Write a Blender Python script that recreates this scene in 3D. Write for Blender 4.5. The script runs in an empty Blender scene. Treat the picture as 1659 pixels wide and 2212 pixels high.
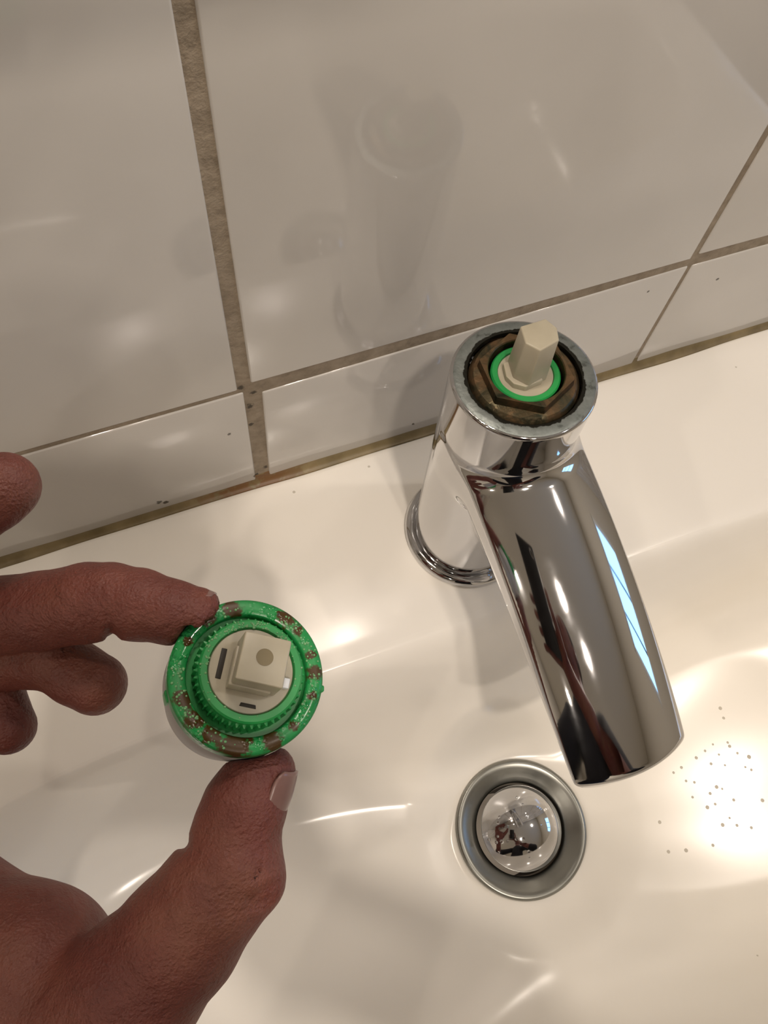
import bpy, bmesh, math, random
import numpy as np
from mathutils import Matrix, Vector

random.seed(4)
rng = np.random.default_rng(4)
SC = bpy.context.scene
COL = SC.collection

# ------------------------------------------------------------------ camera, world, lights, exposure
CAM_M = np.array([[0.9292671, 0.3052779, -0.2080097],
                  [-0.3642705, 0.8508495, -0.3786319],
                  [0.0613970, 0.4276219, 0.9018702]])
CAM_C = np.array([-0.0288, -0.1724, 0.3284])
FPX = 1700.0
cam_d = bpy.data.cameras.new('camera')
cam = bpy.data.objects.new('camera', cam_d)
COL.objects.link(cam)
mw = np.eye(4); mw[:3, :3] = CAM_M; mw[:3, 3] = CAM_C
cam.matrix_world = Matrix(mw.tolist())
cam_d.sensor_fit = 'VERTICAL'
cam_d.sensor_height = 36.0
cam_d.sensor_width = 27.0
cam_d.lens = 36.0 * FPX / 2212.0
cam_d.clip_start = 0.004
cam_d.clip_end = 50
cam_d.dof.use_dof = False
SC.camera = cam

world = bpy.data.worlds.new('world')
SC.world = world
world.use_nodes = True
world.node_tree.nodes['Background'].inputs[0].default_value = (0.5, 0.7, 1.0, 1)
world.node_tree.nodes['Background'].inputs[1].default_value = 0.3

SC.view_settings.view_transform = 'Standard'
SC.view_settings.look = 'None'
SC.view_settings.gamma = 1.0
SC.view_settings.use_curve_mapping = False
SC.view_settings.exposure = 0.06

CEIL = 1.5
LAMPS = [(-0.06, -0.78), (0.10, -1.16), (-1.50, -0.60), (-1.10, -1.50), (-0.45, -2.15), (0.90, -0.31)]
LAMP_W = [9.2, 5.4, 5.0, 5.0, 5.5, 3.2]
LAMP_COL = (1.0, 0.88, 0.76)
for i, ((lx, ly), w) in enumerate(zip(LAMPS, LAMP_W)):
    ld = bpy.data.lights.new('spot_bulb', 'AREA')
    ld.shape = 'DISK'; ld.size = 0.075; ld.energy = w; ld.color = LAMP_COL
    lo = bpy.data.objects.new('spot_bulb', ld)
    lo.location = (lx, ly, CEIL - 0.006)
    COL.objects.link(lo)

CAB_Z = 0.350
for lx in (0.005, 0.050):
    ld = bpy.data.lights.new('cabinet_bulb', 'AREA')
    ld.shape = 'DISK'; ld.size = 0.018; ld.energy = 0.085; ld.color = LAMP_COL
    lo = bpy.data.objects.new('cabinet_bulb', ld)
    lo.location = (lx, -0.022, CAB_Z - 0.0035)
    COL.objects.link(lo)

# ------------------------------------------------------------------ node helpers / materials
def srgb(r, g, b):
    f = lambda c: c / 12.92 if c <= 0.04045 else ((c + 0.055) / 1.055) ** 2.4
    return (f(r / 255), f(g / 255), f(b / 255), 1)

class NT:
    def __init__(self, name):
        self.m = bpy.data.materials.new(name); self.m.use_nodes = True
        self.t = self.m.node_tree; self.n = self.t.nodes
        self.b = self.n['Principled BSDF']; self.l = self.t.links
        self.tc = None
    def set(self, **k):
        for a, v in k.items(): self.b.inputs[a.replace('_', ' ')].default_value = v
        return self
    def coord(self, kind='Object'):
        if self.tc is None: self.tc = self.n.new('ShaderNodeTexCoord')
        return self.tc.outputs[kind]
    def noise(self, scale, detail=4, rough=.5, dist=0, coord=None):
        x = self.n.new('ShaderNodeTexNoise'); x.inputs['Scale'].default_value = scale
        x.inputs['Detail'].default_value = detail; x.inputs['Roughness'].default_value = rough
        x.inputs['Distortion'].default_value = dist
        self.l.new(coord or self.coord(), x.inputs['Vector']); return x.outputs['Fac']
    def voro(self, scale, feature='F1', rand=1.0):
        x = self.n.new('ShaderNodeTexVoronoi'); x.feature = feature
        x.inputs['Scale'].default_value = scale; x.inputs['Randomness'].default_value = rand
        self.l.new(self.coord(), x.inputs['Vector']); return x.outputs['Distance']
    def ramp(self, src, stops):
        x = self.n.new('ShaderNodeValToRGB'); self.l.new(src, x.inputs[0])
        e = x.color_ramp.elements
        while len(e) < len(stops): e.new(.5)
        for i, (p, c) in enumerate(stops):
            e[i].position = p; e[i].color = c if hasattr(c, '__len__') else (c, c, c, 1)
        return x.outputs[0]
    def mix(self, fac, a, b, mode='MIX'):
        x = self.n.new('ShaderNodeMix'); x.data_type = 'RGBA'; x.blend_type = mode
        for s, v in ((0, fac), (6, a), (7, b)):
            if hasattr(v, 'is_linked') or hasattr(v, 'links'): self.l.new(v, x.inputs[s])
            else: x.inputs[s].default_value = v
        return x.outputs[2]
    def math(self, op, a, b=0.0, clamp=False):
        x = self.n.new('ShaderNodeMath'); x.operation = op; x.use_clamp = clamp
        for s, v in ((0, a), (1, b)):
            if hasattr(v, 'links'): self.l.new(v, x.inputs[s])
            else: x.inputs[s].default_value = v
        return x.outputs[0]
    def bump(self, h, strength=.3, dist=.001, prev=None):
        x = self.n.new('ShaderNodeBump'); x.inputs['Strength'].default_value = strength
        x.inputs['Distance'].default_value = dist; self.l.new(h, x.inputs['Height'])
        if prev is not None: self.l.new(prev, x.inputs['Normal'])
        return x.outputs[0]
    def sphere_mask(self, c, r0, r1):
        v = self.n.new('ShaderNodeVectorMath'); v.operation = 'DISTANCE'
        self.l.new(self.coord(), v.inputs[0]); v.inputs[1].default_value = c
        m = self.n.new('ShaderNodeMapRange'); self.l.new(v.outputs['Value'], m.inputs[0])
        m.inputs[1].default_value = r0; m.inputs[2].default_value = r1
        m.inputs[3].default_value = 1; m.inputs[4].default_value = 0
        return m.outputs[0]
    def to(self, sock, name):
        self.l.new(sock, self.b.inputs[name]); return self

def plain(name, col, rough=.5, metal=0.0, **k):
    t = NT(name); t.set(Base_Color=col, Roughness=rough, Metallic=metal, **k); return t.m

MOULD = [((-0.0449, 0.0000, 0.0071), 0.0013), ((-0.0477, 0.0000, 0.0090), 0.0014), ((-0.0006, 0.0000, 0.0624), 0.0018), ((-0.0012, 0.0000, 0.0488), 0.0012), ((-0.0030, 0.0000, 0.0058), 0.0016), ((0.0018, 0.0000, 0.0104), 0.0014), ((-0.0028, 0.0000, 0.0760), 0.0016), ((0.0018, 0.0000, 0.0706), 0.0015), ((-0.0109, 0.0000, 0.0472), 0.0009), ((0.0749, 0.0000, 0.0093), 0.0009), ((0.2219, 0.0000, 0.0570), 0.0009), ((0.1822, 0.0000, 0.0630), 0.0007)]
def mould(t, base):
    m = None
    for c, rad in MOULD:
        q = t.sphere_mask(c, rad * .2, rad * 1.8)
        m = q if m is None else t.math('MAXIMUM', m, q)
    m = t.ramp(t.math('MULTIPLY', m, t.noise(600, 3, .6)), [(.22, 0.0), (.34, .85)])
    return t.mix(m, base, srgb(52, 46, 38))
def m_tile():
    t = NT('glazed tile'); n = t.noise(14, 3)
    t.to(mould(t, t.ramp(n, [(.3, srgb(190, 186, 180)), (.7, srgb(197, 193, 187))])), 'Base Color')
    t.set(Roughness=.06, IOR=1.52)
    w = t.noise(9, 2)
    t.to(t.bump(w, .25, .0012), 'Normal')
    return t.m
def m_grout():
    t = NT('grout'); n = t.noise(160, 5, .65); big = t.noise(28, 3)
    base = t.ramp(n, [(.25, srgb(116, 104, 88)), (.5, srgb(142, 129, 111)), (.8, srgb(160, 147, 129))])
    spots = t.ramp(t.noise(95, 3, .6), [(.24, .8), (.31, 0.0)])
    c = t.mix(spots, base, srgb(62, 56, 50))
    c = t.mix(t.ramp(big, [(.45, 0.0), (.75, .45)]), c, srgb(120, 106, 88))
    t.to(mould(t, c), 'Base Color'); t.set(Roughness=.85)
    t.to(t.bump(n, .7, .0012), 'Normal'); return t.m
def m_caulk():
    t = NT('stained sealant'); n = t.noise(70, 4)
    base = t.ramp(n, [(.3, srgb(98, 84, 54)), (.7, srgb(132, 116, 82))])
    rust = t.math('MULTIPLY', t.sphere_mask((-.006, 0, 0), .012, .034), t.ramp(t.noise(240, 3), [(.36, 0.0), (.5, 1.0)]))
    c = t.mix(rust, base, srgb(106, 74, 40))
    t.to(c, 'Base Color'); t.set(Roughness=.45)
    t.to(t.bump(t.noise(120, 3), .4, .0008), 'Normal'); return t.m
def m_ceramic():
    t = NT('white ceramic'); n = t.noise(5, 2)
    t.to(t.ramp(n, [(.3, srgb(242, 237, 227)), (.7, srgb(245, 240, 231))]), 'Base Color')
    t.set(Roughness=.17, IOR=1.5)
    t.to(t.bump(t.noise(11, 2), .15, .001), 'Normal'); return t.m
def m_chrome(name='chrome', col=(.60, .60, .61, 1), r0=.035, r1=.09):
    t = NT(name); t.set(Base_Color=col, Metallic=1.0)
    n = t.noise(60, 5, .6)
    t.to(t.ramp(n, [(.35, r0), (.75, r1)]), 'Roughness')
    return t.m
def m_rim():
    t = NT('dull corroded chrome'); t.set(Metallic=.7, Roughness=.42)
    c = t.ramp(t.noise(230, 5, .6), [(.33, srgb(92, 96, 92)), (.42, srgb(124, 130, 127)), (.7, srgb(138, 143, 140))])
    g = t.math('MULTIPLY', t.math('ADD', t.sphere_mask((0, 0, 0), .0188, .0222), t.noise(180, 4, .65)), .5)
    c = t.mix(t.ramp(g, [(.60, 0.0), (.64, 1.0)]), c, srgb(30, 29, 22))
    t.to(c, 'Base Color'); t.to(t.bump(t.noise(400, 4), .35, .0006), 'Normal'); return t.m
def m_brass():
    t = NT('tarnished brass'); t.set(Metallic=.8)
    n = t.noise(120, 5, .62, 1.0)
    c = t.ramp(n, [(.30, srgb(50, 56, 44)), (.46, srgb(84, 74, 54)), (.60, srgb(112, 88, 62)), (.8, srgb(78, 80, 66))])
    t.to(c, 'Base Color'); t.to(t.ramp(n, [(.3, .30), (.7, .5)]), 'Roughness')
    t.to(t.bump(t.noise(300, 4), .5, .0006), 'Normal'); return t.m
def m_white_plastic():
    t = NT('ivory plastic'); t.set(Roughness=.38, Subsurface_Weight=.25, Subsurface_Scale=.003)
    t.b.inputs['Subsurface Radius'].default_value = (1, .9, .7)
    t.to(t.ramp(t.noise(90, 3), [(.3, srgb(164, 156, 136)), (.7, srgb(178, 170, 150))]), 'Base Color'); return t.m
def m_green():
    t = NT('green plastic'); t.set(Roughness=.35)
    t.to(t.ramp(t.noise(60, 3), [(.3, srgb(26, 132, 64)), (.7, srgb(40, 154, 76))]), 'Base Color'); return t.m
def m_green_dirty():
    t = NT('green plastic with brown grease')
    g = t.ramp(t.noise(120, 4), [(.3, srgb(26, 126, 62)), (.7, srgb(46, 156, 84))])
    m = None
    for (x, y, rr) in [(-4.5, 14.2, 2.6), (-9.6, 11.2, 2.0), (7.5, 13.6, 2.4), (10.6, 11, 1.6), (15, 1.5, 2.2), (14.6, -3.6, 1.3), (-1.6, -14.9, 4.6), (-13.4, -6.0, 2.6),
                       (-10.4, -10.4, 2.6), (-13.4, 6.2, 1.5), (13.9, 5.6, 1.4), (-6.6, -13.2, 2.6), (6, -13.6, 2.6), (10.6, -10.2, 1.5)]:
        q = t.sphere_mask((x / 1000, y / 1000, 0), rr * .2 / 1000, rr * 1.9 / 1000)
        m = q if m is None else t.math('MAXIMUM', m, q)
    m = t.ramp(t.math('ADD', t.math('MULTIPLY', m, .62), t.math('MULTIPLY', t.noise(430, 5, .7), .9)), [(.80, 0.0), (.90, 1.0)])
    c = t.mix(m, g, srgb(70, 48, 16))
    t.to(c, 'Base Color')
    beads = t.voro(900)
    h = t.math('SUBTRACT', .5, beads, True)
    msk = t.ramp(t.noise(70, 2), [(.45, 0.0), (.6, 1.0)])
    hh = t.math('MULTIPLY', h, msk)
    t.to(t.bump(hh, 1.0, .0007), 'Normal')
    t.to(t.ramp(msk, [(0, .40), (1, .12)]), 'Roughness')
    return t.m
def m_skin():
    t = NT('skin')
    n = t.noise(26, 4, .55); n2 = t.noise(110, 4, .6)
    c = t.ramp(n, [(.28, srgb(100, 46, 38)), (.5, srgb(124, 68, 56)), (.72, srgb(136, 88, 68))])
    c = t.mix(t.ramp(n2, [(.35, .35), (.65, 0.0)]), c, srgb(86, 38, 34))
    t.to(c, 'Base Color')
    t.set(Roughness=.5, Subsurface_Weight=.12, Subsurface_Scale=.002)
    v = t.voro(1400)
    b1 = t.bump(v, .4, .0005)
    b2 = t.bump(t.noise(420, 5, .65), .6, .0010, b1); b2 = t.bump(t.noise(90, 5, .6, 1.5), .45, .0022, b2)
    t.to(b2, 'Normal'); return t.m
def m_nail():
    t = NT('fingernail'); t.set(Roughness=.28)
    t.to(t.ramp(t.noise(60, 3), [(.3, srgb(120, 88, 82)), (.7, srgb(142, 110, 102))]), 'Base Color'); return t.m
def m_emit(name, col, s):
    m = bpy.data.materials.new(name); m.use_nodes = True
    n = m.node_tree.nodes; n.clear()
    e = n.new('ShaderNodeEmission'); e.inputs[0].default_value = col; e.inputs[1].default_value = s
    o = n.new('ShaderNodeOutputMaterial'); m.node_tree.links.new(e.outputs[0], o.inputs[0]); return m
def m_cloth(name, a, b):
    t = NT(name); t.set(Roughness=.95)
    t.to(t.ramp(t.noise(40, 4), [(.3, a), (.7, b)]), 'Base Color')
    t.to(t.bump(t.noise(900, 2), .4, .001), 'Normal'); return t.m

TILE, GROUT, CAULK, CERAMIC = m_tile(), m_grout(), m_caulk(), m_ceramic()
CHROME = m_chrome(); RIM = m_rim(); BRASS = m_brass(); IVORY = m_white_plastic()
STEEL = m_chrome('satin steel', (.29, .29, .265, 1), .30, .42)
GREEN = m_green(); GREEND = m_green_dirty(); SKIN = m_skin(); NAIL = m_nail()
DARK = plain('painted recess shade', srgb(34, 28, 18), .6)  # dark colour painted in for the shade inside recesses
BLACK = plain('black plastic', srgb(14, 14, 16), .4)
PAINT = plain('beige painted plaster', srgb(208, 202, 190), .8)
CEILM = plain('off white ceiling paint', srgb(236, 232, 222), .85)
FLOORM = plain('grey brown floor tile', srgb(160, 150, 136), .45)
SHIRT = m_cloth('dark jersey', srgb(26, 24, 28), srgb(36, 33, 38))
JEANS = m_cloth('dark denim', srgb(30, 34, 48), srgb(42, 46, 60))
HAIR = m_cloth('brown hair', srgb(46, 32, 22), srgb(64, 46, 32))
GREYP = plain('grey plastic housing', srgb(176, 172, 168), .4)

# ------------------------------------------------------------------ object helpers
def link(name, me, mat, parent=None, kind=None, loc=None):
    o = bpy.data.objects.new(name, me); COL.objects.link(o)
    if mat is not None: me.materials.append(mat)
    if parent is not None: o.parent = parent
    if kind: o['kind'] = kind
    if loc is not None: o.location = loc
    return o
def thing(name, label, cat, loc=(0, 0, 0), group=None):
    o = bpy.data.objects.new(name, None); COL.objects.link(o); o.location = loc
    o.empty_display_size = .01
    o['label'] = label; o['category'] = cat
    if group: o['group'] = group
    return o
def tag(o, label, cat, group=None):
    o['label'] = label; o['category'] = cat
    if group: o['group'] = group
    return o
def mesh_from(v, f, smooth=True, name='mesh'):
    me = bpy.data.meshes.new(name)
    me.from_pydata([tuple(map(float, p)) for p in v], [], [tuple(map(int, q)) for q in f])
    me.update()
    if smooth: me.shade_smooth()
    return me
def fix_normals(me):
    bm = bmesh.new(); bm.from_mesh(me); bmesh.ops.recalc_face_normals(bm, faces=bm.faces[:]); bm.to_mesh(me); bm.free()
    return me
def box_bm(bm, lo, hi):
    x0, y0, z0 = lo; x1, y1, z1 = hi
    vs = [bm.verts.new(p) for p in [(x0, y0, z0), (x1, y0, z0), (x1, y1, z0), (x0, y1, z0), (x0, y0, z1), (x1, y0, z1), (x1, y1, z1), (x0, y1, z1)]]
    for q in [(0, 3, 2, 1), (4, 5, 6, 7), (0, 1, 5, 4), (1, 2, 6, 5), (2, 3, 7, 6), (3, 0, 4, 7)]:
        bm.faces.new([vs[i] for i in q])
def boxes(name, lst, mat, parent=None, kind=None, bevel=0, seg=2, loc=None):
    bm = bmesh.new()
    for lo, hi in lst: box_bm(bm, lo, hi)
    if bevel: bmesh.ops.bevel(bm, geom=bm.edges[:] , offset=bevel, segments=seg, affect='EDGES', profile=.5)
    me = bpy.data.meshes.new(name); bm.to_mesh(me); bm.free()
    if bevel:
        me.shade_smooth(); 
        me.set_sharp_from_angle(angle=math.radians(50))
    return link(name, me, mat, parent, kind, loc)
def lathe(name, prof, mat, parent=None, seg=96, sc=.001, rfun=None, loc=None, sharp=40, closed=False):
    """prof: (r, z) in mm; rfun(r, z, a) may modulate the radius"""
    v = []; f = []; n = len(prof)
    for i in range(seg):
        a = 2 * math.pi * i / seg
        for j, (r, z) in enumerate(prof):
            rr = rfun(j, r, a) if rfun else r
            v.append((rr * math.cos(a) * sc, rr * math.sin(a) * sc, z * sc))
    m = n if closed else n - 1
    for i in range(seg):
        k = (i + 1) % seg
        for j in range(m):
            j2 = (j + 1) % n
            f.append((i * n + j, k * n + j, k * n + j2, i * n + j2))
    me = mesh_from(v, f, True, name)
    bm = bmesh.new(); bm.from_mesh(me)
    bmesh.ops.remove_doubles(bm, verts=bm.verts[:], dist=1e-7)
    bmesh.ops.dissolve_degenerate(bm, edges=bm.edges[:], dist=1e-8)
    bmesh.ops.recalc_face_normals(bm, faces=bm.faces[:])
    bm.to_mesh(me); bm.free(); me.shade_smooth(); me.set_sharp_from_angle(angle=math.radians(sharp))
    return link(name, me, mat, parent, None, loc)
def prism(name, poly, z0, z1, mat, parent=None, bevel=.3, top_scale=1.0, shift=(0, 0), hole=None, sc=.001):
    bm = bmesh.new()
    b = [bm.verts.new((x * sc, y * sc, z0 * sc)) for x, y in poly]
    t = [bm.verts.new(((x * top_scale + shift[0]) * sc, (y * top_scale + shift[1]) * sc, z1 * sc)) for x, y in poly]
    n = len(poly)
    bm.faces.new(b[::-1]); bm.faces.new(t)
    for i in range(n): bm.faces.new([b[i], b[(i + 1) % n], t[(i + 1) % n], t[i]])
    if bevel: bmesh.ops.bevel(bm, geom=[e for e in bm.edges], offset=bevel * sc, segments=3, affect='EDGES', profile=.5)
    me = bpy.data.meshes.new(name); bm.to_mesh(me); bm.free(); me.shade_smooth(); me.set_sharp_from_angle(angle=math.radians(40))
    return link(name, me, mat, parent)

# ------------------------------------------------------------------ signed-distance modelling (surface nets)
def smin(a, b, k):
    h = np.clip(.5 + .5 * (b - a) / k, 0, 1); return b + (a - b) * h - k * h * (1 - h)
def smax(a, b, k): return -smin(-a, -b, k)
def cone(P, a, b, ra, rb):
    a = np.asarray(a, float); b = np.asarray(b, float); d = b - a
    t = np.clip(((P - a) @ d) / max(d @ d, 1e-9), 0, 1)
    return np.linalg.norm(P - a - t[:, None] * d, axis=1) - (ra + (rb - ra) * t)
def chain(P, pts, k=1.0):
    d = None
    for (a, ra), (b, rb) in zip(pts[:-1], pts[1:]):
        c = cone(P, a, b, ra, rb); d = c if d is None else smin(d, c, k)
    return d
def ball(P, c, r): return np.linalg.norm(P - np.asarray(c), axis=1) - r
def ellip(P, c, r):
    q = (P - np.asarray(c)) / np.asarray(r); n = np.linalg.norm(q, axis=1)
    return (n - 1) * min(r) * (0.5 + 0.5 * n / np.maximum(n, 1))
def nets(F, lo, hi, h, coarse=4, iters=3):
    """returns vertices (same unit as F), quads and unit normals"""
    lo = np.asarray(lo, float); hi = np.asarray(hi, float)
    nc = np.maximum(np.ceil((hi - lo) / (h * coarse)).astype(int), 2)
    n = nc * coarse + 1
    ax = [lo[i] + h * np.arange(n[i]) for i in range(3)]
    cx = [lo[i] + h * coarse * (np.arange(nc[i]) + .5) for i in range(3)]
    G = np.stack(np.meshgrid(*cx, indexing='ij'), -1).reshape(-1, 3)
    Vc = F(G).reshape(nc)
    near = np.abs(Vc) < h * coarse * 1.9
    V = np.empty(n, np.float64)
    up = np.repeat(np.repeat(np.repeat(Vc, coarse, 0), coarse, 1), coarse, 2)
    V[:-1, :-1, :-1] = up; V[-1, :, :] = V[-2, :, :]; V[:, -1, :] = V[:, -2, :]; V[:, :, -1] = V[:, :, -2]
    m = np.zeros(n, bool)
    mu = np.repeat(np.repeat(np.repeat(near, coarse, 0), coarse, 1), coarse, 2)
    for dx in (0, 1):
        for dy in (0, 1):
            for dz in (0, 1):
                m[dx:n[0] - 1 + dx, dy:n[1] - 1 + dy, dz:n[2] - 1 + dz] |= mu
    idx = np.nonzero(m)
    P = np.stack([ax[0][idx[0]], ax[1][idx[1]], ax[2][idx[2]]], 1)
    val = np.concatenate([F(P[i:i + 400000]) for i in range(0, len(P), 400000)])
    V[idx] = val
    ins = V < 0
    s = [k - 1 for k in n]
    pos = np.zeros((*s, 3)); cnt = np.zeros(s)
    for a in range(3):
        o = [i for i in range(3) if i != a]
        for b in (0, 1):
            for c in (0, 1):
                st = [0, 0, 0]; st[o[0]] = b; st[o[1]] = c
                s0 = tuple(slice(st[i], st[i] + s[i]) for i in range(3))
                st[a] += 1
                s1 = tuple(slice(st[i], st[i] + s[i]) for i in range(3))
                v0 = V[s0]; v1 = V[s1]; cr = (v0 < 0) != (v1 < 0)
                t = np.where(cr, v0 / np.where(cr, v0 - v1, 1), 0)
                cnt += cr
                pos[..., a] += np.where(cr, t, 0)
                pos[..., o[0]] += cr * b; pos[..., o[1]] += cr * c
    act = cnt > 0
    ids = -np.ones(s, int); ids[act] = np.arange(act.sum())
    ii = np.stack(np.nonzero(act), 1)
    vert = lo + h * (ii + pos[act] / cnt[act][:, None])
    quads = []
    for a in range(3):
        o1, o2 = (a + 1) % 3, (a + 2) % 3
        sl0 = [slice(0, n[i]) for i in range(3)]; sl1 = list(sl0)
        sl0[a] = slice(0, n[a] - 1); sl1[a] = slice(1, n[a])
        i0 = ins[tuple(sl0)]; i1 = ins[tuple(sl1)]
        e = np.stack(np.nonzero(i0 != i1), 1)
        ok = (e[:, o1] > 0) & (e[:, o2] > 0) & (e[:, o1] < n[o1] - 1) & (e[:, o2] < n[o2] - 1)
        e = e[ok]; fl = i0[tuple(e.T)]
        def cid(d1, d2):
            q = e.copy(); q[:, o1] += d1; q[:, o2] += d2; return ids[tuple(q.T)]
        Q = np.stack([cid(-1, -1), cid(0, -1), cid(0, 0), cid(-1, 0)], 1)
        Q[~fl] = Q[~fl][:, ::-1]
        quads.append(Q)
    quads = np.concatenate(quads); quads = quads[(quads >= 0).all(1)]
    eps = h * .15
    def grad(p):
        return np.stack([(F(p + d) - F(p - d)) / (2 * eps) for d in np.eye(3) * eps], 1)
    for _ in range(iters):
        g = grad(vert); gn = np.maximum((g * g).sum(1), .05)
        st = (F(vert) / gn)[:, None] * g
        ln = np.linalg.norm(st, axis=1, keepdims=True)
        vert = vert - st * np.minimum(1, h * .6 / np.maximum(ln, 1e-9))
    g = grad(vert); nrm = g / np.maximum(np.linalg.norm(g, axis=1, keepdims=True), 1e-9)
    return vert, quads, nrm
def nets_obj(name, F, lo, hi, h, mat, parent=None, sc=.001, custom=True):
    v, q, nr = nets(F, lo, hi, h)
    me = mesh_from(v * sc, q, True, name)
    if custom: me.normals_split_custom_set_from_vertices([tuple(x) for x in nr])
    return link(name, me, mat, parent)

# ================================================================== ROOM
X0, X1, YF, ZF = -2.10, 1.60, -2.60, -0.85
boxes('floor', [((X0, YF, ZF - .05), (X1, .02, ZF))], FLOORM, kind='structure')
boxes('ceiling', [((X0, YF, CEIL), (X1, .02, CEIL + .05))], CEILM, kind='structure')
boxes('wall_left', [((X0 - .08, YF, ZF), (X0, .02, CEIL))], PAINT, kind='structure')
boxes('wall_front', [((X0 - .08, YF - .08, ZF), (X1 + .08, YF, CEIL))], PAINT, kind='structure')
WY0, WY1, WZ0, WZ1 = -0.92, -0.22, 0.22, 0.74
boxes('wall_right', [((X1, YF, ZF), (X1 + .08, WY0, CEIL)), ((X1, WY1, ZF), (X1 + .08, .02, CEIL)),
                     ((X1, WY0, ZF), (X1 + .08, WY1, WZ0)), ((X1, WY0, WZ1), (X1 + .08, WY1, CEIL))], PAINT, kind='structure')
win = bpy.data.objects.new('window_1', None); COL.objects.link(win); win['kind'] = 'structure'
fr = [((X1 + .02, WY0, WZ0), (X1 + .06, WY0 + .04, WZ1)), ((X1 + .02, WY1 - .04, WZ0), (X1 + .06, WY1, WZ1)),
      ((X1 + .02, WY0 + .04, WZ0), (X1 + .06, WY1 - .04, WZ0 + .04)), ((X1 + .02, WY0 + .04, WZ1 - .04), (X1 + .06, WY1 - .04, WZ1))]
boxes('window_frame', fr, plain('white window paint', srgb(220, 220, 215), .4), win)
for y in (-.70, -.46):
    boxes('glazing_bar', [((X1 + .03, y - .012, WZ0 + .04), (X1 + .05, y + .012, WZ1 - .04))], plain('bar paint', srgb(90, 90, 96), .5), win)
SKYPANE = m_emit('daylight behind frosted pane', (.28, .55, 1.0, 1), 4.0)
boxes('pane', [((X1 + .038, WY0 + .04, WZ0 + .04), (X1 + .042, WY1 - .04, WZ1 - .04))], SKYPANE, win)

# tiled back wall : grout bed with proud glazed tiles
wb = boxes('wall_back', [((X0 - .08, .0006, ZF), (X1 + .08, .10, CEIL))], GROUT, kind='structure')
def tile(x0, x1, z0, z1, dy=0.0):
    """x0/x1/z0/z1 are ((value at low end),(value at high end)) pairs so that edges may run slightly off square"""
    bm = bmesh.new()
    (xa0, xa1), (xb0, xb1), (za0, za1), (zb0, zb1) = x0, x1, z0, z1
    c = [(xa0, za0), (xb0, za1), (xb1, zb1), (xa1, zb0)]
    y0, y1 = dy, .012
    vs = [bm.verts.new((x, y0, z)) for x, z in c] + [bm.verts.new((x, y1, z)) for x, z in c]
    for q in [(0, 1, 2, 3), (7, 6, 5, 4), (0, 4, 5, 1), (1, 5, 6, 2), (2, 6, 7, 3), (3, 7, 4, 0)]:
        bm.faces.new([vs[i] for i in q])
    bmesh.ops.recalc_face_normals(bm, faces=bm.faces[:])
    fe = [e for e in bm.edges if all(abs(v.co.y - y0) < 1e-6 for v in e.verts)]
    ve = [e for e in bm.edges if abs(e.verts[0].co.y - e.verts[1].co.y) > .005]
    bmesh.ops.bevel(bm, geom=fe + ve, offset=.0008, segments=4, affect='EDGES', profile=.5)
    me = bpy.data.meshes.new('tile'); bm.to_mesh(me); bm.free()
    me.shade_smooth(); me.set_sharp_from_angle(angle=math.radians(60))
    return link('tile', me, TILE, wb)
Z = .001
COLX = [-.6105, -.4075, -.2045]
# rows and columns measured off the wall : (left edge bottom, left edge top) (right edge bottom, top) (bottom left, right) (top left, right)
tile((-.199*1, -.199), (-.0042, -.0012), (.0752, .0752), (.373, .373))          # upper left
tile((.0012, .0032), (.1972, .1985), (.0775, .0778), (.373, .373))              # upper middle
tile((.2004, .2024), (.3990, .3990), (.0795, .0775), (.373, .373))              # upper right
tile((-.199, -.199), (-.0034, -.0022), (.0022, .0022), (.0722, .0728))          # lower left
tile((.0030, .0050), (.1982, .1984), (.0022, .0022), (.0695, .0732))            # lower middle
tile((.2004, .2006), (.3990, .3990), (.0022, .0022), (.0728, .0715))            # lower right
for r, (z0, z1) in enumerate([(-.30, -.003), (.0022, .0725), (.0765, .373), (.377, .673), (.677, .973), (.977, 1.273), (1.277, 1.498)]):
    for k in range(-11, 8):
        xa = k * .202 + .002; xb = xa + .198
        if r in (1, 2) and k in (-1, 0, 1): continue
        xb = min(xb, X1); xa = max(xa, X0)
        if xb - xa < .02: continue
        tile((xa, xa), (xb, xb), (z0, z0), (z1, z1))

# sealant bead between wall and basin
def bead():
    n = 9; xs = np.linspace(-.235, .375, 180); v = []; f = []
    for i, x in enumerate(xs):
        w = 0.0058 + .0007 * math.sin(x * 37) + .0004 * math.sin(x * 91)
        for j in range(n):
            a = j / (n - 1) * math.pi / 2
            y = -(w * .62) * (1 - math.sin(a)); z = w * (1 - math.cos(a))
            v.append((x, y + .0004, z - .0002))
        v.append((x, .004, w)); v.append((x, .004, -.001)); v.append((x, -.0028, -.001))
    m = n + 3
    for i in range(len(xs) - 1):
        for j in range(m):
            k = (j + 1) % m; f.append((i * m + j, i * m + k, (i + 1) * m + k, (i + 1) * m + j))
    f.append(tuple(range(m))); f.append(tuple((len(xs) - 1) * m + j for j in range(m)))
    return fix_normals(mesh_from(v, f, True, 'bead'))
tr = link('trim_1', bead(), CAULK, None, 'structure')

# recessed ceiling spots
proto = None
for i, (lx, ly) in enumerate(LAMPS):
    t = thing('ceiling_spot', ['recessed ceiling spot above the basin', 'recessed ceiling spot behind the person',
              'recessed ceiling spot near the left wall by the tiles', 'recessed ceiling spot at the back left of the room', 'recessed ceiling spot farthest from the tiled wall', 'recessed ceiling spot near the window'][i], 'lamp', (lx, ly, CEIL), 'recessed ceiling spots')
    lathe('bezel', [(44, -.2), (60, -.2), (62, -2), (60, -4), (48, -5), (44, -3)], CHROME, t, 48, closed=True)

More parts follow.
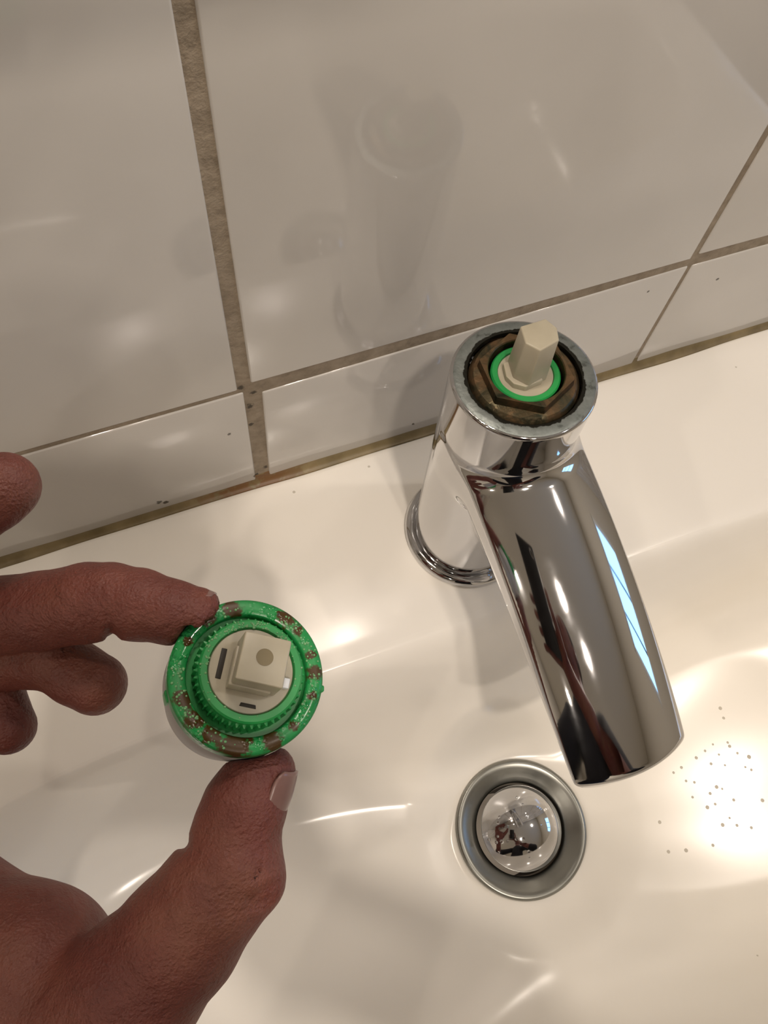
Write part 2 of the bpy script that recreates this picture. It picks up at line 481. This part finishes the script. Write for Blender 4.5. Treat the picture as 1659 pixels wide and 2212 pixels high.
# mirror cabinet on the wall above the frame, with two small lights in its underside
cab = thing('mirror_cabinet', 'white mirror cabinet on the tiled wall above the basin', 'cabinet', (.07, 0, CAB_Z))
boxes('carcass', [((-.50, -.068, 0), (.005, -.0002, .62))], plain('cabinet white', srgb(196, 190, 180), .35), cab, bevel=.0015)
boxes('door', [((-.4995, -.085, .002), (-.2485, -.069, .618))], plain('mirror', (.9, .9, .9, 1), .01, 1.0), cab, bevel=.001)
boxes('door', [((-.2465, -.085, .002), (.0045, -.069, .618))], plain('mirror', (.9, .9, .9, 1), .01, 1.0), cab, bevel=.001)
for lx in (0.005, 0.050):
    b = lathe('light_bezel', [(9.6, -.2), (13, -.2), (13.4, -1), (13, -2.6), (10.4, -3), (9.6, -2.4)], CHROME, cab, 40, closed=True)
    b.location = (lx - .07, -.022, 0)

# ================================================================== BASIN
DX, DY, DZ = .071, -.183, -.100
FR = .034
def pchip(xs, ys, x):
    xs = np.array(xs, float); ys = np.array(ys, float); h = np.diff(xs); d = np.diff(ys) / h
    m = np.zeros(len(xs)); m[0] = d[0]; m[-1] = d[-1]
    for i in range(1, len(xs) - 1):
        m[i] = 0 if d[i - 1] * d[i] <= 0 else (3 * (h[i - 1] + h[i])) / ((2 * h[i] + h[i - 1]) / d[i - 1] + (h[i] + 2 * h[i - 1]) / d[i])
    i = np.clip(np.searchsorted(xs, x) - 1, 0, len(h) - 1); t = np.clip((x - xs[i]) / h[i], 0, 1)
    return (ys[i] * (2 * t ** 3 - 3 * t ** 2 + 1) + h[i] * m[i] * (t ** 3 - 2 * t ** 2 + t) + ys[i + 1] * (-2 * t ** 3 + 3 * t ** 2) + h[i] * m[i + 1] * (t ** 3 - t ** 2))
def supere(cx, cy, a, b, n, ox, oy, ang):
    """distance from (ox,oy) along ang to the superellipse"""
    lo_, hi_ = 0.0, 1.0
    for _ in range(50):
        mid = (lo_ + hi_) / 2
        x = ox + mid * math.cos(ang) - cx; y = oy + mid * math.sin(ang) - cy
        if (abs(x) / a) ** n + (abs(y) / b) ** n < 1: lo_ = mid
        else: hi_ = mid
    return lo_
def basin():
    seg = 360
    W_ = [0, 2.5, 5, 8, 12, 18, 30, 44, 60, 82, 115, 300]
    Zp = [0, -.5, -2.0, -5.5, -13, -26, -51, -71, -84, -91.5, -95.5, -99]
    v = []; f = []; rows = []
    # angular samples equalised towards the corners of the long bowl
    angs = []
    for i in range(seg):
        q = 2 * math.pi * i / seg
        angs.append(math.atan2(.62 * math.sin(q), math.cos(q)))
    NR = 74
    for i, a in enumerate(angs):
        L = supere(.071, -.205, .285, .112, 4.5, DX, DY, a)
        O = supere(.071, -.1737, .325, .1737, 26, DX, DY, a)
        col = []
        for j in range(NR):
            u = j / (NR - 1); u = 1 - (1 - u) ** 1.6
            r = FR - .002 + (L - FR + .002) * u
            w = (L - r) * 1000
            z = float(pchip(W_, Zp, np.array([w]))[0]) / 1000
            # ease into the drain seat
            k = max(0, 1 - (r - FR + .002) / .028); k = k * k * (3 - 2 * k)
            z = z * (1 - k) + (DZ - .001) * k
            col.append((DX + r * math.cos(a), DY + r * math.sin(a), z))
        for j in range(1, 13):
            u = j / 12; r = L + (O - .006 - L) * u
            z = .0012 * math.sin(math.pi * u)
            col.append((DX + r * math.cos(a), DY + r * math.sin(a), z))
        for t in (.25, .5, .75, 1):
            r = O - .006 + .006 * math.sin(t * math.pi / 2)
            col.append((DX + r * math.cos(a), DY + r * math.sin(a), -.006 * (1 - math.cos(t * math.pi / 2))))
        for z in (-.04, -.09):
            r = O - (.0 if z > -.05 else .004); col.append((DX + r * math.cos(a), DY + r * math.sin(a), z))
        r = .10; col.append((DX + min(r, O * .8) * math.cos(a) , DY + min(r, O * .8) * math.sin(a), -.15))
        col.append((DX + .03 * math.cos(a), DY + .03 * math.sin(a), -.16))
        col.append((DX + .030 * math.cos(a), DY + .030 * math.sin(a), -.112))
        rows.append(len(col)); v += col
    n = rows[0]
    for i in range(seg):
        k = (i + 1) % seg
        for j in range(n):
            j2 = (j + 1) % n
            f.append((i * n + j, k * n + j, k * n + j2, i * n + j2))
    me = mesh_from(v, f, True, 'basin')
    # keep the back of the basin flat against the wall
    for p in me.vertices:
        if p.co.y > -.0004: p.co.y = -.0004
    return fix_normals(me)
bs = link('washbasin', basin(), CERAMIC)
tag(bs, 'glossy white ceramic washbasin fixed against the tiled wall under the chrome tap', 'basin')

# drain with dome plug
dr = thing('basin_drain', 'round metal drain with domed plug in the bottom of the white basin', 'drain', (DX, DY, DZ))
lathe('flange', [(22.4, -6), (22.2, -12), (24.2, -12), (26, -7.0), (33.0, -.8), (33.8, .2), (33.4, 1.1), (32.2, 1.5), (30.8, 1.2), (29.4, .5), (27.5, -.7), (25.4, -1.8), (23.4, -2.8), (22.6, -3.6)], STEEL, dr, 128, closed=True, sharp=80)
dome = [(0, 9.2)]
for i in range(1, 18):
    a = i / 17 * math.radians(46); dome.append((28.5 * math.sin(a), 9.2 - 28.5 * (1 - math.cos(a))))
dome += [(20.8, .2), (20.6, -1.0), (19.6, -1.6), (0, -1.8)]
lathe('plug', dome, CHROME, dr, 128, sharp=60)
lathe('plug_stem', [(4, -1.6), (4, -30), (0, -30)], STEEL, dr, 24)
lathe('drain_pipe', [(22.7, -12), (22.7, -60)], DARK, dr, 48)
def drops(name, pts, mat, parent, flat=.45):
    bm = bmesh.new()
    for (p, n, r) in pts:
        n = Vector(n).normalized(); q = n.to_track_quat('Z', 'Y').to_matrix().to_4x4()
        m = Matrix.Translation(Vector(p)) @ q @ Matrix.Diagonal((r, r, r * flat, 1))
        bmesh.ops.create_icosphere(bm, subdivisions=2, radius=1, matrix=m)
    me = bpy.data.meshes.new(name); bm.to_mesh(me); bm.free(); me.shade_smooth()
    return link(name, me, mat, parent, 'stuff')
WATER = plain('water bead', (1, 1, 1, 1), .02, Transmission_Weight=1.0, IOR=1.33)
pts = []
for i in range(15):
    a = rng.uniform(0, 6.28) if i > 8 else rng.uniform(2.2, 4.6); th = rng.uniform(.1, .72)
    n = (math.sin(th) * math.cos(a), math.sin(th) * math.sin(a), math.cos(th))
    pts.append(((.0285 * n[0], .0285 * n[1], .0092 - .0285 * (1 - n[2])), n, rng.uniform(.0005, .0009)))
drops('water_beads', pts, WATER, dr, .7)

# ================================================================== TAP
FX, FY = .0792, -.0560
RIMZ = 121.3; TILT = -.055
tap = thing('basin_tap', 'chrome single-lever basin tap standing on the white basin with its lever removed', 'tap', (FX, FY, 0))
lathe('base_ring', [(23.5, .1), (27.2, .1), (28.4, 1.6), (28.5, 3.2), (27.6, 4.6), (26.2, 5.3), (24.6, 5.4), (23.5, 4.6)], CHROME, tap, 128, closed=True, sharp=80)
def z_edge(s):
    q = np.maximum(s - 18, -18); return 90 - .20 * q - .0016 * q * q
def tap_sdf(P):
    x, y, z = P[:, 0], P[:, 1], P[:, 2]; s = -y
    R = 24.3 - .0018 * z
    cyl = np.hypot(x, y) - R
    top = z - (RIMZ + TILT * y)
    body = smax(smax(cyl, top, 1.3), .3 - z, .5)
    sc = np.clip(s, 0, 130); ze = z_edge(sc); slope = -.20 - .0032 * np.maximum(sc - 18, -18)
    xr = np.clip(x - .5, -24, 24); Rr = 34.0
    zt = ze + np.sqrt(Rr * Rr - xr * xr) - math.sqrt(Rr * Rr - 22.8 * 22.8)
    dt = (z - zt) / np.sqrt(1 + slope ** 2)
    th = np.interp(sc, [0, 30, 80, 105, 119], [22, 20, 15, 10.5, 7])
    db = (ze - th + .004 * xr * xr * 0 - z)
    ds = np.abs(x - .5) - 22.8
    ub = smax(ds, db, 13.0)
    de = s - (122.5 - x * x / 110)
    sp = smax(smax(ub, dt, 1.2), de, 2.0)
    sp = np.maximum(sp, -s - 2)
    d = smin(body, sp, 5.5)
    bore = smax(np.hypot(x, y) - 18.7, 108 - z, .5)
    d = smax(d, -bore, .9)
    aer = smax(np.hypot(x, y + 103) - 8.5, z - 52, .5)
    return smax(d, -aer, .6)
nets_obj('body', tap_sdf, (-27.2, -126, -1.2), (27.2, 27.2, 126), .8, CHROME, tap)
top = bpy.data.objects.new('cartridge_assembly', None); 
# rim face, brass nut, cartridge : tilted with the rim
def tilted(o):
    o.location = (0, 0, RIMZ * .001); o.rotation_euler = (TILT, 0, 0); return o
def rimr(j, r, a):
    return r + (.15 * math.sin(a * 9) + .12 * math.sin(a * 23) if j in (0, 5) else 0)
tilted(lathe('rim_face', [(18.4, -.8), (18.7, .22), (19.1, .30), (22.6, .28), (23.1, .02), (18.4, -1.2)], RIM, tap, 160, closed=True, rfun=rimr))
nut = tilted(lathe('lock_nut', [(12.3, 3.4), (12.6, 3.8), (14.2, 3.9), (14.6, .9), (16.6, .6), (17.4, -.3), (18.0, -1.2), (17.6, -1.5), (18.1, -1.9), (18.1, -2.4), (17.6, -2.8), (18.2, -3.3), (18.2, -5), (17.8, -5.4), (18.2, -6), (18.2, -10), (12.3, -10)], BRASS, tap, 192, closed=True, sharp=35,
      rfun=lambda j, r, a: (r * (13.3 / 14.2) * (1.0 / max(math.cos(((a + .60) % (math.pi / 3)) - math.pi / 6), .1)) if j in (2, 3) else r)))
tilted(lathe('seal_ring', [(8.8, 1.2), (9.2, 2.1), (10.8, 2.1), (11.3, 1.6), (11.3, -6), (8.8, -6)], GREEN, tap, 96, closed=True))
tilted(lathe('cartridge_disc', [(0, 1.6), (8.9, 1.6), (8.9, -2), (0, -2)], IVORY, tap, 64))
st = tilted(prism('stem', [(-6.0, -1.6), (-2.8, -6.2), (5.4, -4.2), (7.2, .8), (5.4, 5.8), (-4.4, 5.6)], 1.2, 18.6, IVORY, tap, .5, .90, (1.4, 1.0)))
tilted(prism('stem_foot', [(-7.4, -.2), (-6.4, -3.6), (-3.4, -6.0), (3, -5.4), (3, 5), (-6, 5)], 1.0, 3.8, IVORY, tap, .25))
lathe('aerator', [(0, 0), (8, 0), (8.2, 1), (8.2, 8), (0, 8)], STEEL, tap, 48).location = (0, -.103, .0475)

# ================================================================== HELD CARTRIDGE
RT, UP, BK = CAM_M[:, 0], CAM_M[:, 1], CAM_M[:, 2]
def L(px, py, dep):
    """world point (mm) on the photographed hand, measured by image position and distance"""
    return (CAM_C + (CAM_M @ np.array([(px - 829.5) / FPX, -(py - 1106) / FPX, -1.0])) * dep * .001) * 1000
DEP = 172.0
IC = L(536, 1457, DEP)
vd = IC / 1000 - CAM_C; vd /= np.linalg.norm(vd)
lean = .67 * RT + .74 * UP; lean -= lean.dot(vd) * vd; lean /= np.linalg.norm(lean)
AX = -vd * math.cos(math.radians(16)) + lean * math.sin(math.radians(16)); AX /= np.linalg.norm(AX)
IX = RT - RT.dot(AX) * AX; IX /= np.linalg.norm(IX); IY = np.cross(AX, IX)
cart = thing('ceramic_cartridge', 'round green and white tap cartridge with brown grease held between finger and thumb', 'cartridge')
m4 = np.eye(4); m4[:3, 0] = IX; m4[:3, 1] = IY; m4[:3, 2] = AX; m4[:3, 3] = IC / 1000
cart.matrix_world = Matrix(m4.tolist())
lathe('flange', [(13.3, -2.4), (13.3, -.5), (13.7, 0), (16.3, 0), (17.0, -.5), (17.1, -1.4), (17.1, -4.6), (16.6, -5), (13.3, -5)], GREEND, cart, 128, closed=True, sharp=60)
lathe('trench_floor', [(9, -2.2), (13.4, -2.2), (13.4, -4.5), (9, -4.5)], GREEN, cart, 96, closed=True)
NTOOTH = 46
lathe('toothed_collar', [(9.2, 3.4), (9.5, 4.2), (10.8, 4.2), (11.2, 3.8), (11.2, 2.4), (11.3, 2.2), (11.3, -2.4), (9.2, -2.4)], GREEN, cart, NTOOTH * 6, closed=True, sharp=30,
      rfun=lambda j, r, a: r + (.75 * max(0, math.sin(a * NTOOTH)) if j in (5, 6) else 0))
lathe('disc', [(0, 3.7), (9.0, 3.7), (9.3, 3.2), (9.3, -2), (0, -2)], IVORY, cart, 96)
q = math.radians(-8)
def rot(pts, a, c=(0, 0)): return [(c[0] + x * math.cos(a) - y * math.sin(a), c[1] + x * math.sin(a) + y * math.cos(a)) for x, y in pts]
SCX, SCY = .9, .6
stem = prism('stem', rot([(-5.0, -5.1), (5.0, -5.1), (5.0, 5.1), (-5.0, 5.1)], q, (SCX, SCY)), 3.6, 12.4, IVORY, cart, .4)
prism('stem_shoulder', rot([(-5.5, -5.5), (3.6, -5.6), (3.6, 3), (-5.5, 3)], q, (SCX, SCY)), 3.6, 7.6, IVORY, cart, .3)
# darker disc on the stem top, coloured for the shade in a blind hole
hole = lathe('stem_hole_shade', [(1.8, 12.46), (1.7, 12.42), (0, 12.41)], plain('painted bore shade', srgb(120, 108, 80), .6), cart, 40)
hole.location = (.0009 + .0001, .0006 + .0004, 0)
prism('slot_shade', rot([(-7.6, -3.4), (-6.4, -3.4), (-6.4, 3.2), (-7.6, 3.2)], q, (0.4, .2)), 3.3, 3.85, DARK, cart, .1)  # dark block almost flush with the disc, painted for a groove's shade
prism('slot_shade', rot([(-2, -7.9), (1.6, -7.9), (1.4, -7.1), (-1.8, -7.1)], q, (1, 0)), 3.3, 3.85, DARK, cart, .1)  # second groove, its shade likewise painted as a dark block
prism('key', rot([(7.0, -2.4), (8.4, -2.4), (8.4, -.2), (7.0, -.2)], q), 3.5, 5.2, plain('white plastic', srgb(225, 228, 230), .3), cart, .2)
lathe('housing', [(0, -5), (15.8, -5), (16.9, -6.2), (16.9, -13), (15.5, -14), (15.5, -24), (0, -24)], GREYP, cart, 96, sharp=50)
prism('lug', [(16.4, -2.8), (17.7, -2.2), (17.7, -1), (16.4, -.4)], -4.4, -1.2, GREEN, cart, .3)
prism('lug', rot([(16.2, -1.6), (17.4, -1.3), (17.4, 1.3), (16.2, 1.6)], math.radians(197)), -8.8, -4.2, GREEN, cart, .3)
gp = []
for i in range(280):
    a = rng.uniform(0, 6.283); r = rng.uniform(13.6, 16.4)
    if math.sin(a * 2 + .6) + .6 * math.sin(a * 3 + 2) < -.2 and rng.uniform() < .8: continue
    gp.append(((r * math.cos(a) / 1000, r * math.sin(a) / 1000, 0.0), (0, 0, 1), rng.uniform(.00012, .00034)))
for i in range(110):
    a = rng.normal(1.9, .9); r = rng.uniform(9.3, 11.0)
    gp.append(((r * math.cos(a) / 1000, r * math.sin(a) / 1000, .0042), (0, 0, 1), rng.uniform(.00012, .0003)))
drops('grease_beads', gp, plain('clear grease', srgb(120, 170, 120), .04), cart, .8)

# ================================================================== PERSON (left hand pinches the cartridge)
person = thing('person', 'bare left hand of a person pinching the round green cartridge between finger and thumb', 'person', (-.15, -.62, ZF))
def C3(lst): return [(L(x, y, d), r) for x, y, d, r in lst]
FA = C3([(-330, 1400, 196, 12), (-220, 1372, 190, 10.6), (-60, 1335, 185, 9.4), (90, 1320, 180, 8.95), (190, 1302, 177.5, 8.95), (238, 1296, 176.5, 8.5)])
FA2 = C3([(238, 1300, 176.5, 8.1), (300, 1306, 175.5, 7.9), (370, 1322, 174.8, 7.05), (424, 1326, 174.5, 6.0)])
FB = C3([(-330, 1500, 204, 11), (-150, 1440, 200, 9.6), (20, 1412, 194, 8.6), (120, 1425, 189, 7.4), (165, 1455, 188, 7.3), (207, 1478, 187, 7.3)])
FC = C3([(-330, 1600, 208, 10), (-200, 1500, 204, 9.0), (-70, 1450, 200, 8.2), (-15, 1480, 197, 6.9), (0, 1530, 196, 6.5), (18, 1570, 195, 6.7)])
FD = C3([(-360, 1400, 188, 12), (-280, 1260, 180, 10.5), (-190, 1170, 172, 9.2), (-80, 1100, 167, 8.6), (-20, 1066, 166, 7.9), (11, 1050, 166, 7.2)])
TH = C3([(585, 1664, 176, 5.4), (556, 1688, 175, 7.7), (530, 1740, 174, 9.0), (508, 1790, 173.5, 9.3)])
TH2 = C3([(503, 1862, 172.5, 10.9), (455, 1935, 172, 11.8), (390, 2020, 172, 13.2), (292, 2130, 173, 15.0), (130, 2275, 177, 17.6)])
PALM = C3([(140, 2290, 181, 18), (45, 2128, 186, 21.2), (-150, 2065, 194, 23.5), (-330, 1850, 200, 22), (-400, 1600, 202, 18), (-370, 1430, 196, 14)])
PALM2 = C3([(130, 2290, 182, 20), (0, 2420, 190, 25), (-240, 2300, 196, 25), (-330, 1900, 200, 22)])
WR = L(-60, 2620, 196); EL = np.array([-345., -395., 95.])
SH = np.array([-330., -600., 430.])
def hand_sdf(P):
    a = smin(chain(P, FA, 1.2), chain(P, FA2, 1.5), 1.3)
    # flexion crease on the underside of the bent finger and of the thumb
    a = smax(a, -cone(P, L(243, 1377, 168), L(241, 1374, 184), .9, .9), 1.6)
    a = smax(a, -cone(P, L(242, 1368, 171.5), L(233, 1332, 168.4), .7, .35), 1.3)
    b = chain(P, FB, 1.5); c = chain(P, FC, 1.5); d = chain(P, FD, 1.5)
    t = smin(chain(P, TH, 2.0), chain(P, TH2, 2.5), 2.4)
    t = smin(t, cone(P, L(503, 1862, 172.5), L(515, 1782, 173.5), 10.6, 9.3), 1.0)
    t = smin(t, ball(P, L(566, 1915, 172), 4.2), 5.0)
    t = smax(t, -cone(P, L(396, 1822, 167), L(398, 1824, 180), .8, .8), 2.0)
    t = smax(t, -cone(P, L(420, 1828, 161.5), L(470, 1822, 162.8), .35, .3), 1.2)
    palm = smin(chain(P, PALM, 6), chain(P, PALM2, 8), 8)
    palm = smin(palm, chain(P, [(L(-60, 2300, 192), 24), (WR, 22), (EL, 36)], 8), 10)
    f = smin(smin(b, c, .4), a, .4); f = smin(f, d, .8)
    h = smin(f, palm, 6.0); h = smin(h, t, 4.5)
    # knuckle wrinkles on the thumb joint
    for (x, y, dx, dy) in [(575, 1938, 38, -34), (562, 1958, 26, -22), (556, 1896, 30, -34), (592, 1900, 24, -30)]:
        h = smax(h, -cone(P, L(x - dx, y - dy * .2, 163.5), L(x + dx, y + dy, 168), .5, .5), 1.0)
    # pads flatten against the held part
    q = P - IC; ha = q @ AX; rr = np.linalg.norm(q - ha[:, None] * AX, axis=1)
    it = smax(rr - 17.15, np.abs(ha + 11) - 13.6, .4)
    return smax(h, -it, .5)
def torso_sdf(P):
    # head, neck, legs, right forearm : skin that the clothes leave free
    hc = np.array([-150., -560., 690.])
    x, y, z = (P - hc).T
    head = ellip(P, hc + [0, -8, 20], (78, 98, 92))
    head = smin(head, ellip(P, hc + [0, 14, -45], (58, 72, 62)), 30)
    head = smin(head, cone(P, hc + [0, 92, -2], hc + [0, 112, -28], 8, 13), 8)       # nose
    for s in (-1, 1):
        head = smax(head, -ball(P, hc + [s * 32, 106, 5], 16), 14)                    # eye sockets
        head = smin(head, ball(P, hc + [s * 31, 82, 4], 13), 3)                       # eyeballs
        head = smin(head, ellip(P, hc + [s * 79, -2, -6], (9, 20, 30)), 5)            # ears
    head = smin(head, ellip(P, hc + [0, 90, -52], (24, 9, 6)), 5)                     # lips
    d = smin(head, cone(P, hc + [0, -20, -70], [-150, -610, 500], 54, 62), 22)
    d = smin(d, cone(P, [-150, -620, 470], [-150, -640, 120], 95, 110), 60)
    for s, A in ((1, [RS, RE, RW]),):
        d = smin(d, chain(P, [(A[0], 46), (A[1], 36), (A[2], 24)], 12), 14)
    d = smin(d, chain(P, [(SH, 46), (EL, 37)], 8), 14)
    return d
PHC = CAM_C * 1000 + BK * 9.0            # just behind the lens
RS = np.array([40., -600., 430.]); RE = np.array([170., -470., 170.])
PHB = PHC - UP * 100 - RT * 25           # lower part of the phone
RW = PHB + RT * 60 - UP * 55 + BK * 30
def rhand_sdf(P):
    palm = smin(cone(P, RW, PHB + RT * 38 - UP * 10 + BK * 25, 23, 16), cone(P, RW, PHB + RT * 5 - UP * 15 + BK * 25, 22, 14), 10)
    d = palm
    for k in range(4):
        o = UP * (22 - 21 * k); r = [7.6, 8.0, 7.6, 6.6][k]
        a = PHB + RT * 28 + BK * 22 + o; b = PHB - RT * (2) + BK * 18 + o * 1.02; c = PHB - RT * 34 + BK * 15 + o; e = PHB - RT * (49 - k) + BK * 2 + o
        d = smin(d, chain(P, [(a, r + 2), (b, r + .6), (c, r), (e, r - .8)], 1.5), 1.2)
    d = smin(d, chain(P, [(PHB + RT * 53 - UP * 20 + BK * 20, 13), (PHB + RT * 51 + UP * 12 + BK * 10, 10), (PHB + RT * 46.5 + UP * 40 + BK * 2, 8), (PHB + RT * 44.5 + UP * 56 + BK * 1, 7)], 2), 5)
    return smin(d, cone(P, RW, RW * .75 + RE * .25, 23, 25), 6)
v1, q1, _ = nets(hand_sdf, (-395, -460, 40), (-5, -60, 225), 1.35)
v2, q2, _ = nets(torso_sdf, (-420, -780, 40), (260, -400, 820), 11, 2)
lo3 = np.minimum(RW, PHB) - 75; hi3 = np.maximum(RW, PHB) + 85
v3, q3, _ = nets(rhand_sdf, lo3, hi3, 2.6)
V = np.concatenate([v1, v2, v3]) / 1000 - np.array(person.location)
Q = np.concatenate([q1, q2 + len(v1), q3 + len(v1) + len(v2)])
link('body', mesh_from(V, Q, True, 'body'), SKIN, person)
def rel(me):
    me.transform(Matrix.Translation(-Vector(person.location))); return me
def shirt_sdf(P):
    d = cone(P, [-150, -625, 455], [-150, -655, 60], 112, 128)
    d = smin(d, cone(P, [-300, -608, 435], [10, -608, 435], 62, 62), 40)
    d = smin(d, chain(P, [(SH, 58), (EL, 48), (EL * .8 + WR * .2, 46)], 10), 26)
    d = smin(d, chain(P, [(RS, 58), (RE, 47), (RE * .8 + RW * .2, 42)], 10), 26)
    neck = cone(P, [-150, -600, 480], [-150, -560, 640], 66, 66)
    return smax(d, -neck, 8)
v, q_, n_ = nets(shirt_sdf, (-440, -800, -80), (280, -330, 560), 9, 2)
link('shirt', rel(mesh_from(v / 1000, q_, True, 'shirt')), SHIRT, person)
def trousers_sdf(P):
    d = cone(P, [-150, -655, 70], [-150, -655, 0], 124, 128)
    for s in (-1, 1):
        d = smin(d, chain(P, [((-150 + s * 78, -655, -20), 88), ((-150 + s * 90, -640, -400), 62), ((-150 + s * 98, -665, -775), 54)], 10), 20)
    return d
v, q_, n_ = nets(trousers_sdf, (-420, -840, -840), (120, -480, 220), 12, 2)
link('trousers', rel(mesh_from(v / 1000, q_, True, 'trousers')), JEANS, person)
def hair_sdf(P):
    hc = np.array([-150., -560., 690.])
    d = ellip(P, hc + [0, -16, 28], (88, 102, 98))
    cut = (P - hc) @ np.array([0, .80, -.60]) - 22
    return smax(d, cut, 10)
v, q_, n_ = nets(hair_sdf, (-270, -700, 560), (-30, -420, 840), 6, 2)
link('hair', rel(mesh_from(v / 1000, q_, True, 'hair')), HAIR, person)
for s in (-1, 1):
    def shoe(P, s=s): return smax(smin(ellip(P, (-150 + s * 98, -590, -812), (48, 140, 34)), ellip(P, (-150 + s * 98, -665, -795), (44, 60, 50)), 20), -846 - P[:, 2] + 0, 2)
    v, q_, n_ = nets(shoe, (-150 + s * 98 - 60, -800, -856), (-150 + s * 98 + 60, -430, -730), 6, 2)
    link('shoe', rel(mesh_from(v / 1000, q_, True, 'shoe')), BLACK, person)

# nails : curved plates (origin, along, outward normal, half length, half width, curvature radius) mm
def nail(c, along, out, hl, hw, rad):
    along = along / np.linalg.norm(along); out = out - out.dot(along) * along; out /= np.linalg.norm(out)
    side = np.cross(along, out); v = []; f = []; nu, nv = 14, 14
    for k in (0, 1):
        for i in range(nu + 1):
            u = -1 + 2 * i / nu
            for j in range(nv + 1):
                w = -1 + 2 * j / nv
                # squircle outline, rounded root
                lim = (1 - .30 * abs(u) ** 3.2) if u < 0 else (1 - .42 * abs(u) ** 4)
                ww = w * hw * lim; th = ww / rad
                p = c + along * u * hl + side * rad * math.sin(th) + out * (rad * (math.cos(th) - 1) - .018 * (u * hl) ** 2 - k * .5)
                v.append(p / 1000 - np.array(person.location))
    n = (nu + 1) * (nv + 1)
    for i in range(nu):
        for j in range(nv):
            a = i * (nv + 1) + j; f.append((a, a + 1, a + nv + 2, a + nv + 1)); f.append((n + a, n + a + nv + 1, n + a + nv + 2, n + a + 1))
    def rim(ids):
        for a, b in zip(ids[:-1], ids[1:]): f.append((a, b, b + n, a + n))
    rim([j for j in range(nv + 1)]); rim([nu * (nv + 1) + j for j in range(nv + 1)])
    rim([i * (nv + 1) for i in range(nu + 1)]); rim([i * (nv + 1) + nv for i in range(nu + 1)])
    o = link('fingernail', fix_normals(mesh_from(v, f, True, 'fingernail')), NAIL, person); return o
def nail_on(ax, r, along, out, hl, hw, rad):
    along = along / np.linalg.norm(along); out = out - out.dot(along) * along; out /= np.linalg.norm(out)
    nail(ax + out * r, along, out, hl, hw, rad)
nail_on(L(552, 1702, 174.6), 8.45, L(584, 1640, 175.6) - L(540, 1760, 174), RT * .90 + BK * .36, 6.6, 5.4, 7.4)
nail_on(L(404, 1325, 174.6), 6.35, L(450, 1334, 174.5) - L(380, 1318, 174.6), UP * 1.0 - BK * .05 + RT * .05, 5.0, 4.2, 5.8)
nail_on(L(-20, 1062, 166), 7.9, L(11, 1050, 166) - L(-60, 1085, 166), UP * .9 + BK * .55, 5.8, 5.2, 6.8)

# phone held above the basin, its lens is where the picture is taken from
ph = thing('phone', 'black phone held in the right hand above the basin', 'phone')
pm = np.eye(4); pm[:3, :3] = CAM_M; pm[:3, 3] = CAM_C + BK * .0095
ph.matrix_world = Matrix(pm.tolist())
boxes('case', [((-.060, -.132, -.004), (.011, .012, .004))], BLACK, ph, bevel=.003, seg=3)
boxes('screen', [((-.057, -.128, .0041), (.008, .008, .0046))], plain('dark glass', srgb(20, 22, 26), .08), ph)
lathe('lens_ring', [(4.5, -4.1), (6.5, -4.1), (6.5, -5.4), (4.5, -5.4)], CHROME, ph, 40, closed=True)

# small water marks in the glare at the right of the bowl
bpy.context.view_layer.update()
SPOT = plain('dried water spot', srgb(200, 193, 180), .5)
dg = bpy.context.evaluated_depsgraph_get()
pts = []
for (x, y, r) in [(1504, 1637, .9), (1523, 1622, .7), (1536, 1650, .8), (1553, 1630, .6), (1572, 1604, .7), (1576, 1612, .9), (1593, 1627, .7), (1618, 1635, 1.1), (1610, 1657, .6), (1623, 1663, .7),
                  (1548, 1700, 1.0), (1560, 1704, .6), (1534, 1714, .8), (1585, 1728, .8), (1545, 1737, .7), (1528, 1744, 1.0), (1561, 1782, 1.0), (1592, 1783, .8), (1623, 1788, .8), (1647, 1729, 1.0),
                  (1496, 1722, .7), (1482, 1687, .7), (1472, 1658, .8), (1500, 1690, .7), (1455, 1669, .7), (1576, 1767, .6), (1540, 1608, .6), (1566, 1653, .6), (1425, 1776, .9), (1556, 1530, 1.0),
                  (1563, 1551, .8), (1444, 1840, .9), (1482, 1837, 1.0), (1540, 1826, .8), (1636, 2064, .5), (797, 1008, .6), (635, 1063, .7), (1590, 793, .5), (1564, 1552, .6)]:
    d = Vector((CAM_M @ np.array([(x - 829.5) / FPX, -(y - 1106) / FPX, -1.0])).tolist()).normalized()
    ok, loc, nr, _ = bs.ray_cast(Vector(CAM_C.tolist()) + d * .12, d)
    if ok: pts.append((tuple(loc), tuple(nr), r * .001))
o = drops('water_spots', pts, SPOT, bs, .06)
o['label'] = 'small grey dried water spots right of the drain'
